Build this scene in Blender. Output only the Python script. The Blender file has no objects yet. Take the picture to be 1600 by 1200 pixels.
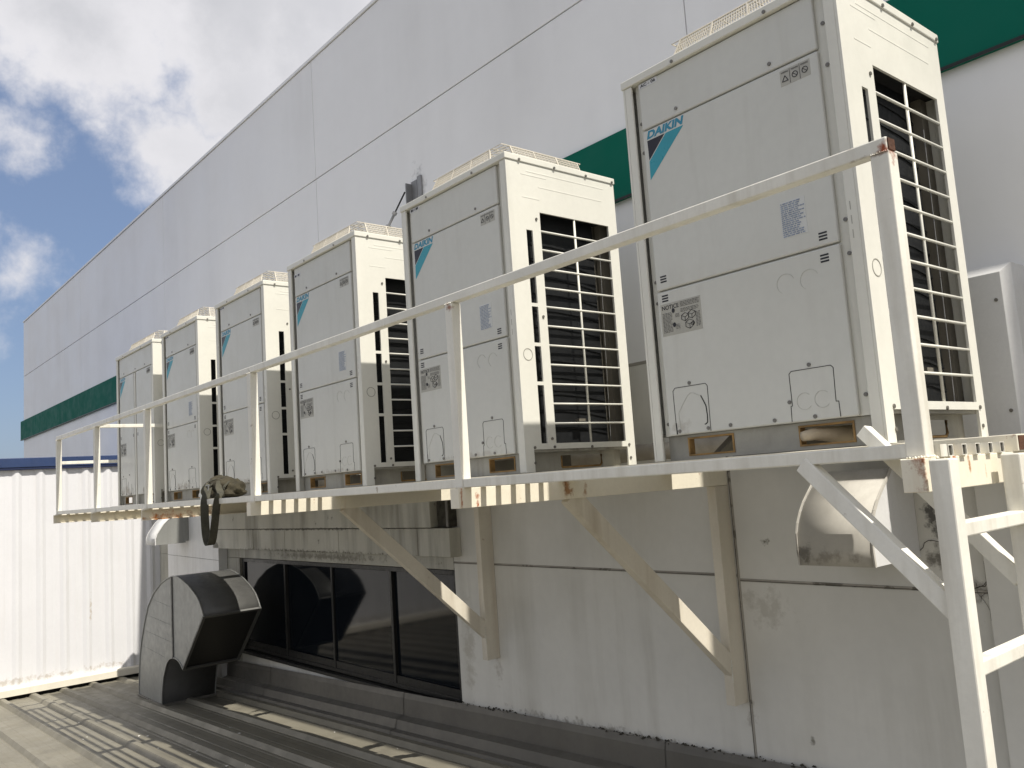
import bpy, bmesh, math, random
from mathutils import Vector, Matrix
random.seed(7)
S = bpy.context.scene
COL = S.collection

# ------------------------------------------------------------------ camera
YAW, PITCH, ROLL, FPX = 2.4380, 0.1155, -0.0683, 1328.65
CAM = Vector((2.3397, -2.7334, -0.0455))
d = Vector((math.cos(PITCH)*math.cos(YAW), math.cos(PITCH)*math.sin(YAW), math.sin(PITCH)))
r0 = Vector((math.sin(YAW), -math.cos(YAW), 0)); u0 = r0.cross(d)
Rt = math.cos(ROLL)*r0 + math.sin(ROLL)*u0
Up = -math.sin(ROLL)*r0 + math.cos(ROLL)*u0
cd = bpy.data.cameras.new('camera'); cam = bpy.data.objects.new('camera', cd); COL.objects.link(cam)
m = Matrix((Rt, Up, -d)).transposed().to_4x4(); m.translation = CAM
cam.matrix_world = m
cd.sensor_width = 36; cd.lens = 36*FPX/1600; cd.clip_start = .05; cd.clip_end = 3000
S.camera = cam
S.cycles.max_bounces = 8; S.cycles.diffuse_bounces = 4; S.cycles.glossy_bounces = 3
S.render.resolution_x, S.render.resolution_y = 1024, 768

# ------------------------------------------------------------------ sun + sky
SUN = Vector((1, .08, 1.65)).normalized()
sl = bpy.data.lights.new('sun', 'SUN'); sl.energy = 5.0; sl.angle = math.radians(.53); sl.color = (1, .945, .855)
so = bpy.data.objects.new('sun', sl); COL.objects.link(so)
so.rotation_euler = (-SUN).to_track_quat('-Z', 'Y').to_euler(); so.location = (6, 0, 12)
W = bpy.data.worlds.new('World'); S.world = W; W.use_nodes = True
W.cycles.sampling_method = 'MANUAL'; W.cycles.sample_map_resolution = 512
nt = W.node_tree; N = nt.nodes; L = nt.links; N.clear()
def wn(t, **k):
    n = N.new(t)
    for a, b in k.items(): setattr(n, a, b)
    return n
def wmath(op, a, b=None, c=None, clamp=False):
    n = wn('ShaderNodeMath', operation=op); n.use_clamp = clamp
    for i, x in enumerate((a, b, c)):
        if x is None: continue
        if isinstance(x, (int, float)): n.inputs[i].default_value = x
        else: L.new(x, n.inputs[i])
    return n.outputs[0]
out = wn('ShaderNodeOutputWorld'); bg = wn('ShaderNodeBackground'); L.new(bg.outputs[0], out.inputs[0])
sky = wn('ShaderNodeTexSky', sky_type='NISHITA', sun_disc=False)
sky.sun_elevation = math.asin(SUN.z); sky.sun_rotation = math.atan2(SUN.x, SUN.y)
sky.altitude = 50; sky.air_density = 1.0; sky.dust_density = 1.6; sky.ozone_density = 1.2
tc = wn('ShaderNodeTexCoord'); DIR = tc.outputs['Generated']
def vmath(op, a, b):
    n = wn('ShaderNodeVectorMath', operation=op)
    for i, x in enumerate((a, b)):
        if isinstance(x, (tuple, Vector)): n.inputs[i].default_value = x
        elif isinstance(x, float): n.inputs['Scale'].default_value = x
        else: L.new(x, n.inputs[i])
    return n.outputs['Value' if op in ('DISTANCE', 'LENGTH') else 'Vector']
def wnoise(scale, det, ro, vec):
    n = wn('ShaderNodeTexNoise'); n.inputs['Scale'].default_value = scale; n.inputs['Detail'].default_value = det; n.inputs['Roughness'].default_value = ro
    L.new(vec, n.inputs['Vector']); return n
wp = wnoise(7.5, 6, .62, DIR)                                        # ragged cloud outlines: the layout is warped by noise
WD = vmath('ADD', DIR, vmath('SCALE', vmath('SUBTRACT', wp.outputs['Color'], (.5, .5, .5)), .20))
n1 = wnoise(16.0, 5, .6, DIR); n2 = wnoise(2.1, 4, .5, DIR)
# cloud banks: direction in the sky, angular radius
blobs = [((-0.8387, 0.1913, 0.5099), 0.115),
         ((-0.7958, 0.3117, 0.5192), 0.115),
         ((-0.7577, 0.4128, 0.5054), 0.110),
         ((-0.8418, 0.2472, 0.4798), 0.040),
         ((-0.8705, 0.3054, 0.3859), 0.060),
         ((-0.8262, 0.3586, 0.4346), 0.075),
         ((-0.8731, 0.2613, 0.4116), 0.022),
         ((-0.8742, 0.3297, 0.3565), 0.040),
         ((-0.8864, 0.2249, 0.4046), 0.012),
         ((-0.9105, 0.1690, 0.3774), 0.022),
         ((-0.9074, 0.1357, 0.3979), 0.020),
         ((-0.9537, 0.1653, 0.2511), 0.020),
         ((-0.8922, 0.1255, 0.4339), 0.030),
         ((-0.9750, 0.1548, 0.1592), 0.014),
         ((-0.9579, 0.0209, 0.2862), 0.090)]
fld = None
for (bd, br) in blobs:
    f = wmath('DIVIDE', wmath('SUBTRACT', br, vmath('DISTANCE', WD, bd)), .055)
    fld = f if fld is None else wmath('MAXIMUM', fld, f)
fld = wmath('MAXIMUM', fld, -2.0)
away = wmath('MULTIPLY', wmath('SUBTRACT', vmath('DISTANCE', DIR, (-0.9175, 0.2628, 0.2985)), .36), 4.0, clamp=True)       # ordinary broken cloud over the rest of the sky
gen = wmath('MULTIPLY', wmath('SUBTRACT', n2.outputs['Fac'], .47), 9.0)
gen = wmath('SUBTRACT', wmath('MULTIPLY', wmath('ADD', gen, 2.0), away), 2.0)
fld = wmath('MAXIMUM', fld, gen)
dens = wmath('ADD', fld, wmath('MULTIPLY', wmath('SUBTRACT', n1.outputs['Fac'], .5), 1.1))
mr = wn('ShaderNodeMapRange', interpolation_type='SMOOTHSTEP'); L.new(dens, mr.inputs['Value'])
mr.inputs['From Min'].default_value = -.55; mr.inputs['From Max'].default_value = .65
thick = wn('ShaderNodeMapRange', interpolation_type='SMOOTHSTEP')
L.new(wmath('ADD', wmath('MULTIPLY', wmath('MINIMUM', fld, 2.2), .22), wmath('ADD', n2.outputs['Fac'], wmath('MULTIPLY', wp.outputs['Fac'], .8))), thick.inputs['Value'])
thick.inputs['From Min'].default_value = .85; thick.inputs['From Max'].default_value = 1.55
cc = wn('ShaderNodeMix', data_type='RGBA'); L.new(thick.outputs[0], cc.inputs['Factor'])
cc.inputs['A'].default_value = (8.3, 8.2, 8.5, 1); cc.inputs['B'].default_value = (6.1, 6.15, 6.5, 1)
hz = wn('ShaderNodeMix', data_type='RGBA'); hz.inputs['Factor'].default_value = .45
L.new(sky.outputs[0], hz.inputs['A']); hz.inputs['B'].default_value = (2.75, 3.75, 6.2, 1)
mx = wn('ShaderNodeMix', data_type='RGBA'); L.new(mr.outputs[0], mx.inputs['Factor'])
L.new(hz.outputs['Result'], mx.inputs['A']); L.new(cc.outputs['Result'], mx.inputs['B'])
L.new(mx.outputs['Result'], bg.inputs['Color']); bg.inputs['Strength'].default_value = .080
vs = S.view_settings; vs.view_transform = 'Standard'; vs.look = 'None'; vs.exposure = 0.32; vs.gamma = 1; vs.use_curve_mapping = False

# ------------------------------------------------------------------ materials
def mat(name, col, rough=.5, metal=0, var=.10, vscale=2.0, streak=0, streak_col=(.12, .11, .09), sscale=5.0, sharp=(.52, .72),
        spots=0, spot_col=(.2, .07, .02), spot_scale=14, spot_t=.66, bump=0, bscale=40, spec=.4, fine=.04, near=None, coat=0):
    M = bpy.data.materials.new(name); M.use_nodes = True
    t = M.node_tree; n = t.nodes; l = t.links; P = n['Principled BSDF']
    P.inputs['Roughness'].default_value = rough; P.inputs['Metallic'].default_value = metal
    P.inputs['Specular IOR Level'].default_value = spec
    g = n.new('ShaderNodeNewGeometry'); pos = g.outputs['Position']
    def noise(scale, det=4, vec=None, ro=.55):
        k = n.new('ShaderNodeTexNoise'); k.inputs['Scale'].default_value = scale; k.inputs['Detail'].default_value = det
        k.inputs['Roughness'].default_value = ro
        l.new(vec if vec is not None else pos, k.inputs['Vector']); return k.outputs['Fac']
    def mr(v, a, b, c=0., e=1.):
        k = n.new('ShaderNodeMapRange'); l.new(v, k.inputs['Value'])
        for nm, x in (('From Min', a), ('From Max', b), ('To Min', c), ('To Max', e)): k.inputs[nm].default_value = x
        return k.outputs[0]
    def mixc(fac, a, b):
        k = n.new('ShaderNodeMix'); k.data_type = 'RGBA'
        for nm, x in (('Factor', fac), ('A', a), ('B', b)):
            if isinstance(x, (tuple, float, int)): k.inputs[nm].default_value = (*x, 1) if isinstance(x, tuple) else x
            else: l.new(x, k.inputs[nm])
        return k.outputs['Result']
    def mul(a, b):
        k = n.new('ShaderNodeMath'); k.operation = 'MULTIPLY'
        for i, x in enumerate((a, b)):
            if isinstance(x, (float, int)): k.inputs[i].default_value = x
            else: l.new(x, k.inputs[i])
        return k.outputs[0]
    lo = tuple(max(0, c*(1-var)) for c in col); hi = tuple(min(.95, c*(1+var)) for c in col)
    c = mixc(mr(noise(vscale, 5), .3, .7), lo, hi)
    if fine: c = mixc(mr(noise(vscale*23, 3), .35, .75, 0, fine*4), c, tuple(x*.72 for x in col))
    if streak:
        vm = n.new('ShaderNodeVectorMath'); vm.operation = 'MULTIPLY'; l.new(pos, vm.inputs[0]); vm.inputs[1].default_value = (sscale, sscale, sscale*.09)
        f = mul(mr(noise(1.0, 5, vm.outputs[0], .6), *sharp), mr(noise(.9, 3), .35, .65))
        c = mixc(mul(f, streak), c, streak_col)
    if near:
        for (q, rad, amt, ccol) in near:
            rv = tuple(1.45*x for x in rad)
            sv = n.new('ShaderNodeVectorMath'); sv.operation = 'SUBTRACT'; l.new(pos, sv.inputs[0]); sv.inputs[1].default_value = q
            qv = n.new('ShaderNodeVectorMath'); qv.operation = 'DIVIDE'; l.new(sv.outputs[0], qv.inputs[0]); qv.inputs[1].default_value = rv
            dv = n.new('ShaderNodeVectorMath'); dv.operation = 'LENGTH'; l.new(qv.outputs[0], dv.inputs[0])
            nn = noise(1.6/max(min(rv), .05)*.6+6, 5, None, .68)
            k = n.new('ShaderNodeMath'); k.operation = 'ADD'; l.new(mr(dv.outputs['Value'], 0., 1., .75, -.85), k.inputs[0]); l.new(mr(nn, .3, .7, -.75, .75), k.inputs[1])
            f = mr(k.outputs[0], -.05, .65)
            c = mixc(mul(f, amt), c, ccol)
    if spots:
        f = mr(noise(spot_scale, 6, None, .62), spot_t, spot_t+.05)
        c = mixc(mul(f, spots), c, spot_col)
    l.new(c, P.inputs['Base Color'])
    rr = mr(noise(vscale*6, 2), .3, .7, max(.02, rough-.1), min(1, rough+.1)); l.new(rr, P.inputs['Roughness'])
    if coat: P.inputs['Coat Weight'].default_value = coat
    if bump:
        b = n.new('ShaderNodeBump'); b.inputs['Strength'].default_value = bump; b.inputs['Distance'].default_value = .01
        l.new(noise(bscale, 3), b.inputs['Height']); l.new(b.outputs[0], P.inputs['Normal'])
    return M
IV = (.69, .68, .61)
M = dict(
 cab=mat('cabinet_paint', IV, .42, 0, .035, 1.6, .22, (.34, .32, .27), 9, (.55, .78), bump=.05, bscale=9, fine=.03),
 door=mat('door_paint', (.59, .59, .545), .38, 0, .035, 1.2, .32, (.36, .34, .29), 11, (.54, .8), bump=.05, bscale=5, fine=.03,
          near=[((-7.45, .02, .14), (.22, .1, .10), .85, (.22, .18, .13)), ((-6.85, .02, .12), (.12, .1, .12), .8, (.20, .16, .12)), ((-5.75, .04, .13), (.30, .1, .07), .75, (.24, .20, .15)), ((-4.3, .04, .11), (.35, .1, .04), .6, (.30, .27, .22)),
                ((-2.85, .04, .11), (.40, .1, .03), .5, (.32, .29, .24)), ((-1.3, .05, .11), (.40, .1, .03), .4, (.34, .31, .26)), ((.15, .01, .13), (.06, .1, .05), .5, (.34, .31, .26))]),
 guard=mat('guard_coat', (.52, .485, .41), .5, 0, .08, 3, 0, spots=.5, spot_col=(.3, .16, .07), spot_scale=25),
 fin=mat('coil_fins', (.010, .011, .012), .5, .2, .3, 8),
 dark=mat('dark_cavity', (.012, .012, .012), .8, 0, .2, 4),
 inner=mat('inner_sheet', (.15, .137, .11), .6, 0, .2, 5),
 rod=mat('bare_rod', (.35, .35, .34), .3, .6),
 base=mat('base_galvanised', (.33, .32, .28), .55, .15, .2, 5, .7, (.12, .10, .07), 10),
 ochre=mat('ochre_edge_trim', (.27, .165, .06), .7, 0, .4, 14),
 sticker=mat('sticker_film', (.42, .41, .36), .4, 0, .06, 9),
 white=mat('white_film', (.62, .63, .64), .4, 0, .04, 9),
 ink=mat('black_ink', (.02, .02, .025), .5),
 ring=mat('knockout_edge', (.47, .465, .42), .5, 0, .03, 9),
 rating=mat('rating_film', (.60, .605, .58), .4, 0, .04, 9),
 blueink=mat('blue_ink', (.26, .31, .40), .5, 0, .2, 60),
 logo_k=mat('logo_black', (.012, .012, .02), .35),
 logo_c=mat('logo_cyan', (.03, .30, .38), .35, 0, .06, 7),
 logo_b=mat('logo_lettering', (.03, .24, .36), .35, 0, .06, 7),
 screw=mat('screw_zinc', (.20, .19, .17), .4, .5, .2, 30),
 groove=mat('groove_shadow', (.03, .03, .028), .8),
 steel=mat('cream_steel', (.77, .75, .67), .48, 0, .08, 3.5, .60, (.42, .38, .29), 14, (.46, .74), spots=.65, spot_col=(.22, .16, .10), spot_scale=17, spot_t=.675, bump=.08, bscale=30,
         near=[((1.36, -.55, .76), (.035, .06, .05), 1., (.28, .06, .012)), ((-.60, -.575, .74), (.03, .03, .03), .9, (.25, .09, .03)), ((1.30, -.575, .745), (.16, .02, .012), .6, (.12, .08, .05))]),
 arm=mat('rusty_cream_steel', (.76, .71, .58), .5, 0, .06, 2, .35, (.45, .26, .12), 13, (.58, .75), spots=.8, spot_col=(.24, .08, .02), spot_scale=15, spot_t=.70, bump=.1, bscale=30,
         near=[((1.376, -.60, -.07), (.05, .012, .08), 1., (.28, .08, .02)), ((1.376, -.565, -.075), (.05, .014, .035), 1., (.34, .12, .03)), ((1.376, -.487, -.10), (.05, .010, .06), .8, (.20, .10, .05)),
               ((1.376, -.425, -.085), (.05, .013, .060), 1.2, (.36, .10, .02)), ((1.376, -.340, -.08), (.05, .011, .045), 1., (.40, .17, .05)), ((1.376, -.24, -.09), (.05, .007, .035), .6, (.45, .25, .1)),
               ((-.57, -.50, -.115), (.05, .016, .045), 1., (.34, .08, .02)), ((-.57, -.585, -.09), (.05, .008, .06), .9, (.36, .12, .04)), ((-.57, .03, -.09), (.05, .035, .07), .9, (.32, .15, .05)), ((-.57, .14, -.10), (.05, .02, .06), .8, (.36, .20, .09)),
               ((-4.84, -.40, -.13), (.06, .28, .05), 1., (.42, .17, .04)), ((-4.84, -.1, -.10), (.06, .2, .05), .8, (.30, .12, .04)), ((-2.78, -.59, -.05), (.05, .02, .04), 1., (.30, .09, .02))]),
 brace=mat('tan_bracket_paint', (.66, .615, .515), .55, 0, .09, 2.5, .55, (.34, .27, .18), 9, (.46, .72), spots=.5, spot_col=(.26, .17, .09), spot_scale=14, spot_t=.69, bump=.08, bscale=30),
 rust=mat('rusted_end', (.10, .045, .025), .85, .1, .4, 25, bump=.4, bscale=60),
 wall=mat('painted_wall', (.87, .87, .865), .42, 0, .035, .35, .45, (.64, .635, .62), 1.3, (.44, .74), bump=.03, bscale=2.5, fine=.015, spec=.5,
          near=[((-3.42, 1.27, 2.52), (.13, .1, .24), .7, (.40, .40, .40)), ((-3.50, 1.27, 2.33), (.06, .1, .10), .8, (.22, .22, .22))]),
 lwall=mat('stained_lower_wall', (.67, .66, .61), .65, 0, .08, .8, .60, (.30, .28, .22), 3.4, (.46, .72), spots=.8, spot_col=(.12, .11, .09), spot_scale=7, spot_t=.725, bump=.06, bscale=20, fine=.03,
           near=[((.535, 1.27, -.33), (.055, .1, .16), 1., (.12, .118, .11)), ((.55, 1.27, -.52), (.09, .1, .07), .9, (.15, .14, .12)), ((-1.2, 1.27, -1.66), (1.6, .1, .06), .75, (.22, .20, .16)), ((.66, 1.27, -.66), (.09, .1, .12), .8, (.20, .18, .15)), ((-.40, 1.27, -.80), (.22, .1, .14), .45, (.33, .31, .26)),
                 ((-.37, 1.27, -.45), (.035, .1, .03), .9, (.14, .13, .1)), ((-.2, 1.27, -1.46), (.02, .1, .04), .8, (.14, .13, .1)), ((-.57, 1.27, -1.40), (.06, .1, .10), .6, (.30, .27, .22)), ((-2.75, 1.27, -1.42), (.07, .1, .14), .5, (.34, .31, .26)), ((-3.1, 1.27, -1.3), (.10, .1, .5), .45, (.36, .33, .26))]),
 fascia=mat('mouldy_fascia', (.47, .46, .40), .65, 0, .1, 1.5, .75, (.12, .11, .085), 5.0, (.45, .66), spots=.6, spot_col=(.08, .075, .06), spot_scale=9, spot_t=.68,
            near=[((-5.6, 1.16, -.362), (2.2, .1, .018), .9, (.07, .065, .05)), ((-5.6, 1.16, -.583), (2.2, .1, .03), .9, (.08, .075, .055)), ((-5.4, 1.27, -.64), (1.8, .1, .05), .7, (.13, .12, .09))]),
 green=mat('green_band', (.0, .12, .080), .65, 0, .05, 1, 0, fine=.0, spec=.15),
 seal=mat('joint_sealant', (.34, .32, .28), .8, 0, .2, 6, spots=.8, spot_col=(.12, .11, .09), spot_scale=9, spot_t=.56),
 corr=mat('white_corrugated', (.68, .68, .69), .45, 0, .03, 1.2, .28, (.46, .40, .30), 5, (.56, .8), fine=.02,
          near=[((-10.35, -1.5, -2.12), (.2, 3.2, .07), .55, (.34, .29, .22)), ((-10.35, .35, -1.35), (.1, .02, .25), .6, (.42, .33, .22))]),
 kerb=mat('kerb_flashing', (.66, .62, .52), .55, 0, .07, 2, .3, (.3, .26, .2), 6),
 blue=mat('blue_fascia', (.028, .050, .125), .45, 0, .12, 4, .3, (.02, .03, .07), 6),
 navy=mat('navy_gutter', (.012, .02, .06), .5, 0, .1, 4),
 roof=mat('weathered_roof', (.185, .172, .135), .55, .12, .16, .9, .0, spots=.45, spot_col=(.13, .12, .095), spot_scale=2.2, spot_t=.56, bump=.10, bscale=14, fine=.05),
 flash=mat('grey_flashing', (.145, .138, .122), .5, .25, .14, 2.2, .4, (.12, .11, .09), 6, bump=.08, bscale=18),
 moss=mat('moss_and_shade_black', (.05, .046, .036), .95, 0, .5, 20),
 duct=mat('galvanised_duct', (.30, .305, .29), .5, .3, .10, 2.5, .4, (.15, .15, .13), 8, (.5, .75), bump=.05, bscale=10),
 duct_shaded=mat('shaded_duct_metal', (.10, .10, .095), .5, .25, .15, 4, .3, (.05, .05, .045), 8),  # duct metal with shade on top and throat mixed into its colour
 mesh=mat('black_screen', (.008, .008, .008), .5, 0, .3, 40),
 hood=mat('beige_hood', (.50, .48, .43), .7, .0, .09, 3, .75, (.20, .18, .15), 9, (.46, .70), spots=.6, spot_col=(.12, .11, .1), spot_scale=18, spot_t=.67,
          near=[((.14, .83, -.45), (.05, .1, .07), .9, (.16, .15, .13)), ((.25, .83, -.47), (.2, .1, .05), .7, (.24, .22, .19))]),
 hoodw=mat('white_hood', (.66, .66, .65), .5, 0, .05, 3, .35, (.35, .33, .3), 7),
 frame=mat('bronze_frame', (.028, .028, .027), .4, .4, .2, 6),
 bag=mat('olive_canvas', (.040, .034, .019), .9, 0, .35, 9, bump=.5, bscale=90),
 strap=mat('olive_webbing', (.055, .052, .036), .85, 0, .25, 20, bump=.3, bscale=160),
 pipe=mat('pipe_lagging', (.33, .30, .25), .8, 0, .25, 7, bump=.4, bscale=26),
 wrap=mat('wrap_paper', (.50, .42, .30), .8, 0, .15, 12, bump=.4, bscale=30),
 cable=mat('cable_black', (.02, .02, .022), .6),
 chip=mat('white_chips', (.75, .73, .68), .7),
 zinc=mat('zinc_bracket', (.30, .30, .30), .5, .5, .15, 9),
 ground=mat('ground_asphalt', (.11, .105, .095), .9, 0, .25, .15),
)
g = bpy.data.materials.new('dark_glass'); g.use_nodes = True; p = g.node_tree.nodes['Principled BSDF']
p.inputs['Base Color'].default_value = (.006, .008, .011, 1); p.inputs['Roughness'].default_value = .06; p.inputs['IOR'].default_value = 1.5; p.inputs['Specular IOR Level'].default_value = .22
_n = g.node_tree.nodes.new('ShaderNodeTexNoise'); _n.inputs['Scale'].default_value = 1.3; _b = g.node_tree.nodes.new('ShaderNodeBump'); _b.inputs['Strength'].default_value = .03
g.node_tree.links.new(_n.outputs['Fac'], _b.inputs['Height']); g.node_tree.links.new(_b.outputs[0], p.inputs['Normal'])
M['glass'] = g

# ------------------------------------------------------------------ mesh helpers
class MB:
    def __init__(s): s.v = []; s.f = []
    def add(s, vs, fs):
        o = len(s.v); s.v += [tuple(x) for x in vs]; s.f += [tuple(i+o for i in f) for f in fs]; return s
    def box(s, x0, x1, y0, y1, z0, z1):
        return s.add([(x0,y0,z0),(x1,y0,z0),(x1,y1,z0),(x0,y1,z0),(x0,y0,z1),(x1,y0,z1),(x1,y1,z1),(x0,y1,z1)],
                     [(0,3,2,1),(4,5,6,7),(0,1,5,4),(1,2,6,5),(2,3,7,6),(3,0,4,7)])
    def prism(s, poly, ax, a, b, cap=True):
        n = len(poly)
        def P(q, w):
            if ax == 'x': return (w, q[0], q[1])
            if ax == 'y': return (q[0], w, q[1])
            return (q[0], q[1], w)
        vs = [P(q, a) for q in poly] + [P(q, b) for q in poly]
        fs = [(i, (i+1) % n, n+(i+1) % n, n+i) for i in range(n)]
        if cap: fs += [tuple(range(n-1, -1, -1)), tuple(range(n, 2*n))]
        return s.add(vs, fs)
    def bar(s, p, q, w, h, side=(0, 1, 0)):
        p = Vector(p); q = Vector(q); a = (q-p).normalized(); sd = Vector(side); sd = (sd-a*sd.dot(a)).normalized(); u = a.cross(sd)
        c = [(-1,-1),(1,-1),(1,1),(-1,1)]
        vs = [p+sd*(w/2*i)+u*(h/2*j) for i, j in c] + [q+sd*(w/2*i)+u*(h/2*j) for i, j in c]
        return s.add(vs, [(0,1,2,3),(7,6,5,4),(0,4,5,1),(1,5,6,2),(2,6,7,3),(3,7,4,0)])
    def tube(s, path, r, n=8, cap=True):
        path = [Vector(x) for x in path]; m = len(path); vs = []; fs = []
        up = Vector((0, 0, 1))
        for i, x in enumerate(path):
            t = (path[min(i+1, m-1)]-path[max(i-1, 0)]).normalized()
            a = t.cross(up)
            if a.length < 1e-3: a = t.cross(Vector((0, 1, 0)))
            a.normalize(); b = t.cross(a); rr = r[i] if isinstance(r, (list, tuple)) else r
            vs += [x+a*(rr*math.cos(2*math.pi*k/n))+b*(rr*math.sin(2*math.pi*k/n)) for k in range(n)]
        for i in range(m-1):
            fs += [(i*n+k, i*n+(k+1) % n, (i+1)*n+(k+1) % n, (i+1)*n+k) for k in range(n)]
        if cap: fs += [tuple(range(n-1, -1, -1)), tuple(range((m-1)*n, m*n))]
        return s.add(vs, fs)
    def plate(s, us, vs, hole, a, b, P):
        """sheet in cells us x vs between depth a and b, open where hole(i,j)"""
        nu, nv = len(us)-1, len(vs)-1
        solid = lambda i, j: 0 <= i < nu and 0 <= j < nv and not hole(i, j)
        for i in range(nu):
            for j in range(nv):
                if not solid(i, j): continue
                u0, u1, v0, v1 = us[i], us[i+1], vs[j], vs[j+1]
                s.add([P(u0,v0,a),P(u1,v0,a),P(u1,v1,a),P(u0,v1,a)], [(0,1,2,3)])
                s.add([P(u0,v0,b),P(u1,v0,b),P(u1,v1,b),P(u0,v1,b)], [(3,2,1,0)])
                for (di, dj, p0, p1) in ((-1,0,(u0,v0),(u0,v1)),(1,0,(u1,v0),(u1,v1)),(0,-1,(u0,v0),(u1,v0)),(0,1,(u0,v1),(u1,v1))):
                    if not solid(i+di, j+dj):
                        s.add([P(*p0,a),P(*p1,a),P(*p1,b),P(*p0,b)], [(0,1,2,3)])
        return s
    def mesh(s, name, merge=False):
        me = bpy.data.meshes.new(name); me.from_pydata(s.v, [], s.f); me.update()
        bm = bmesh.new(); bm.from_mesh(me)
        if merge: bmesh.ops.remove_doubles(bm, verts=bm.verts, dist=1e-5)
        bmesh.ops.recalc_face_normals(bm, faces=bm.faces); bm.to_mesh(me); bm.free(); return me
    def build(s, name, mt, parent=None, bevel=0, smooth=False, merge=False, **props):
        return link(name, s.mesh(name, merge or bevel > 0), mt, parent, bevel, smooth, **props)
def link(name, me, mt, parent=None, bevel=0, smooth=False, **props):
    if mt is not None and not me.materials: me.materials.append(M[mt])
    o = bpy.data.objects.new(name, me); COL.objects.link(o)
    if parent: o.parent = parent
    if bevel:
        b = o.modifiers.new('bevel', 'BEVEL'); b.width = bevel; b.segments = 2; b.limit_method = 'ANGLE'; b.angle_limit = math.radians(40)
    if smooth:
        for f in me.polygons: f.use_smooth = True
    for k, v in props.items(): o[k] = v
    return o
def thing(name, label, cat, loc=(0, 0, 0), group=None):
    o = bpy.data.objects.new(name, None); COL.objects.link(o); o.location = loc; o.empty_display_size = .1
    o['label'] = label; o['category'] = cat
    if group: o['group'] = group
    return o
def tag(o, label, cat, group=None):
    o['label'] = label; o['category'] = cat
    if group: o['group'] = group
    return o
def kids(o): return [c for c in bpy.data.objects if c.parent == o]
def copy_tree(o, parent=None):
    c = o.copy(); COL.objects.link(c); c.parent = parent
    for ch in kids(o): copy_tree(ch, c)
    return c
def text_pts(body, offset=0.0):
    cu = bpy.data.curves.new('t', 'FONT'); cu.body = body; cu.size = 1; cu.offset = offset; cu.resolution_u = 3
    o = bpy.data.objects.new('t', cu); COL.objects.link(o); bpy.context.view_layer.update()
    me = bpy.data.meshes.new_from_object(o.evaluated_get(bpy.context.evaluated_depsgraph_get()))
    vs = [tuple(v.co) for v in me.vertices]; fs = [tuple(f.vertices) for f in me.polygons]
    bpy.data.objects.remove(o); bpy.data.curves.remove(cu); bpy.data.meshes.remove(me)
    return vs, fs
def text_front(mb, body, x0, x1, z0, z1, y, shear=0., offset=0.0):
    """lettering on a plane facing -Y, fitted into the box"""
    vs, fs = text_pts(body, offset)
    xs = [v[0] for v in vs]; ys = [v[1] for v in vs]; ax, bx, ay, by = min(xs), max(xs), min(ys), max(ys)
    q = []
    for v in vs:
        b = (v[1]-ay)/(by-ay); a = (v[0]-ax)/(bx-ax)
        q.append((x0+a*(x1-x0-shear*(z1-z0))+shear*b*(z1-z0), y, z0+b*(z1-z0)))
    mb.add(q, fs)
def line_front(mb, pts, w, y, t=.0006, closed=False):
    """thin raised line on a plane facing -Y through (x,z) points"""
    n = len(pts)
    for i in range(n if closed else n-1):
        a = pts[i]; b = pts[(i+1) % n]
        mb.bar((a[0], y, a[1]), (b[0], y, b[1]), t*2, w, (0, 1, 0))
def circ(cx, cz, r, n=20, a0=0, a1=2*math.pi): return [(cx+r*math.cos(a0+(a1-a0)*k/n), cz+r*math.sin(a0+(a1-a0)*k/n)) for k in range(n+1)]

# ------------------------------------------------------------------ ground
MB().add([(-1500,-1500,-8),(1500,-1500,-8),(1500,1500,-8),(-1500,1500,-8)], [(0,1,2,3)]).build('ground', 'ground', kind='structure')

# ------------------------------------------------------------------ sheet-metal roof the ducts stand on
RZ = lambda x: -1.92+.04*x
XS = -10.38
XA, XB = XS+.05, 9.0
roof = MB().add([(XA-.1,-9,RZ(XA-.1)-.02),(XB,-9,RZ(XB)-.02),(XB,1.2,RZ(XB)-.02),(XA-.1,1.2,RZ(XA-.1)-.02),(XA-.1,-9,RZ(XA-.1)-.35),(XB,-9,RZ(XB)-.35),(XB,1.2,RZ(XB)-.35),(XA-.1,1.2,RZ(XA-.1)-.35)],
     [(0,1,2,3),(7,6,5,4),(0,4,5,1),(1,5,6,2),(2,6,7,3),(3,7,4,0)]).build('roof', 'roof', kind='structure')
prof = [(0,0),(.052,0),(.062,.004),(.125,.004),(.135,0),(.20,0),(.21,.004),(.225,.004),(.235,0),(.2405,0),(.268,.040),(.318,.040),(.3455,0),(.35,0)]
rs = MB(); nx = 40; n = len(prof)
for i in range(nx+1):
    x = XA+(XB-XA)*i/nx
    rs.v += [(x, a, RZ(x)+b) for a, b in prof]
for i in range(nx):
    rs.f += [(i*n+k, (i+1)*n+k, (i+1)*n+k+1, i*n+k+1) for k in range(n-1)]
rsm = rs.mesh('roof_sheet')
for k in range(-25, 4):
    o = link('roof_sheet', rsm, 'roof', roof); o.location = (random.uniform(-.03, .0), k*.35-.293, random.uniform(0, .003))
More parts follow.
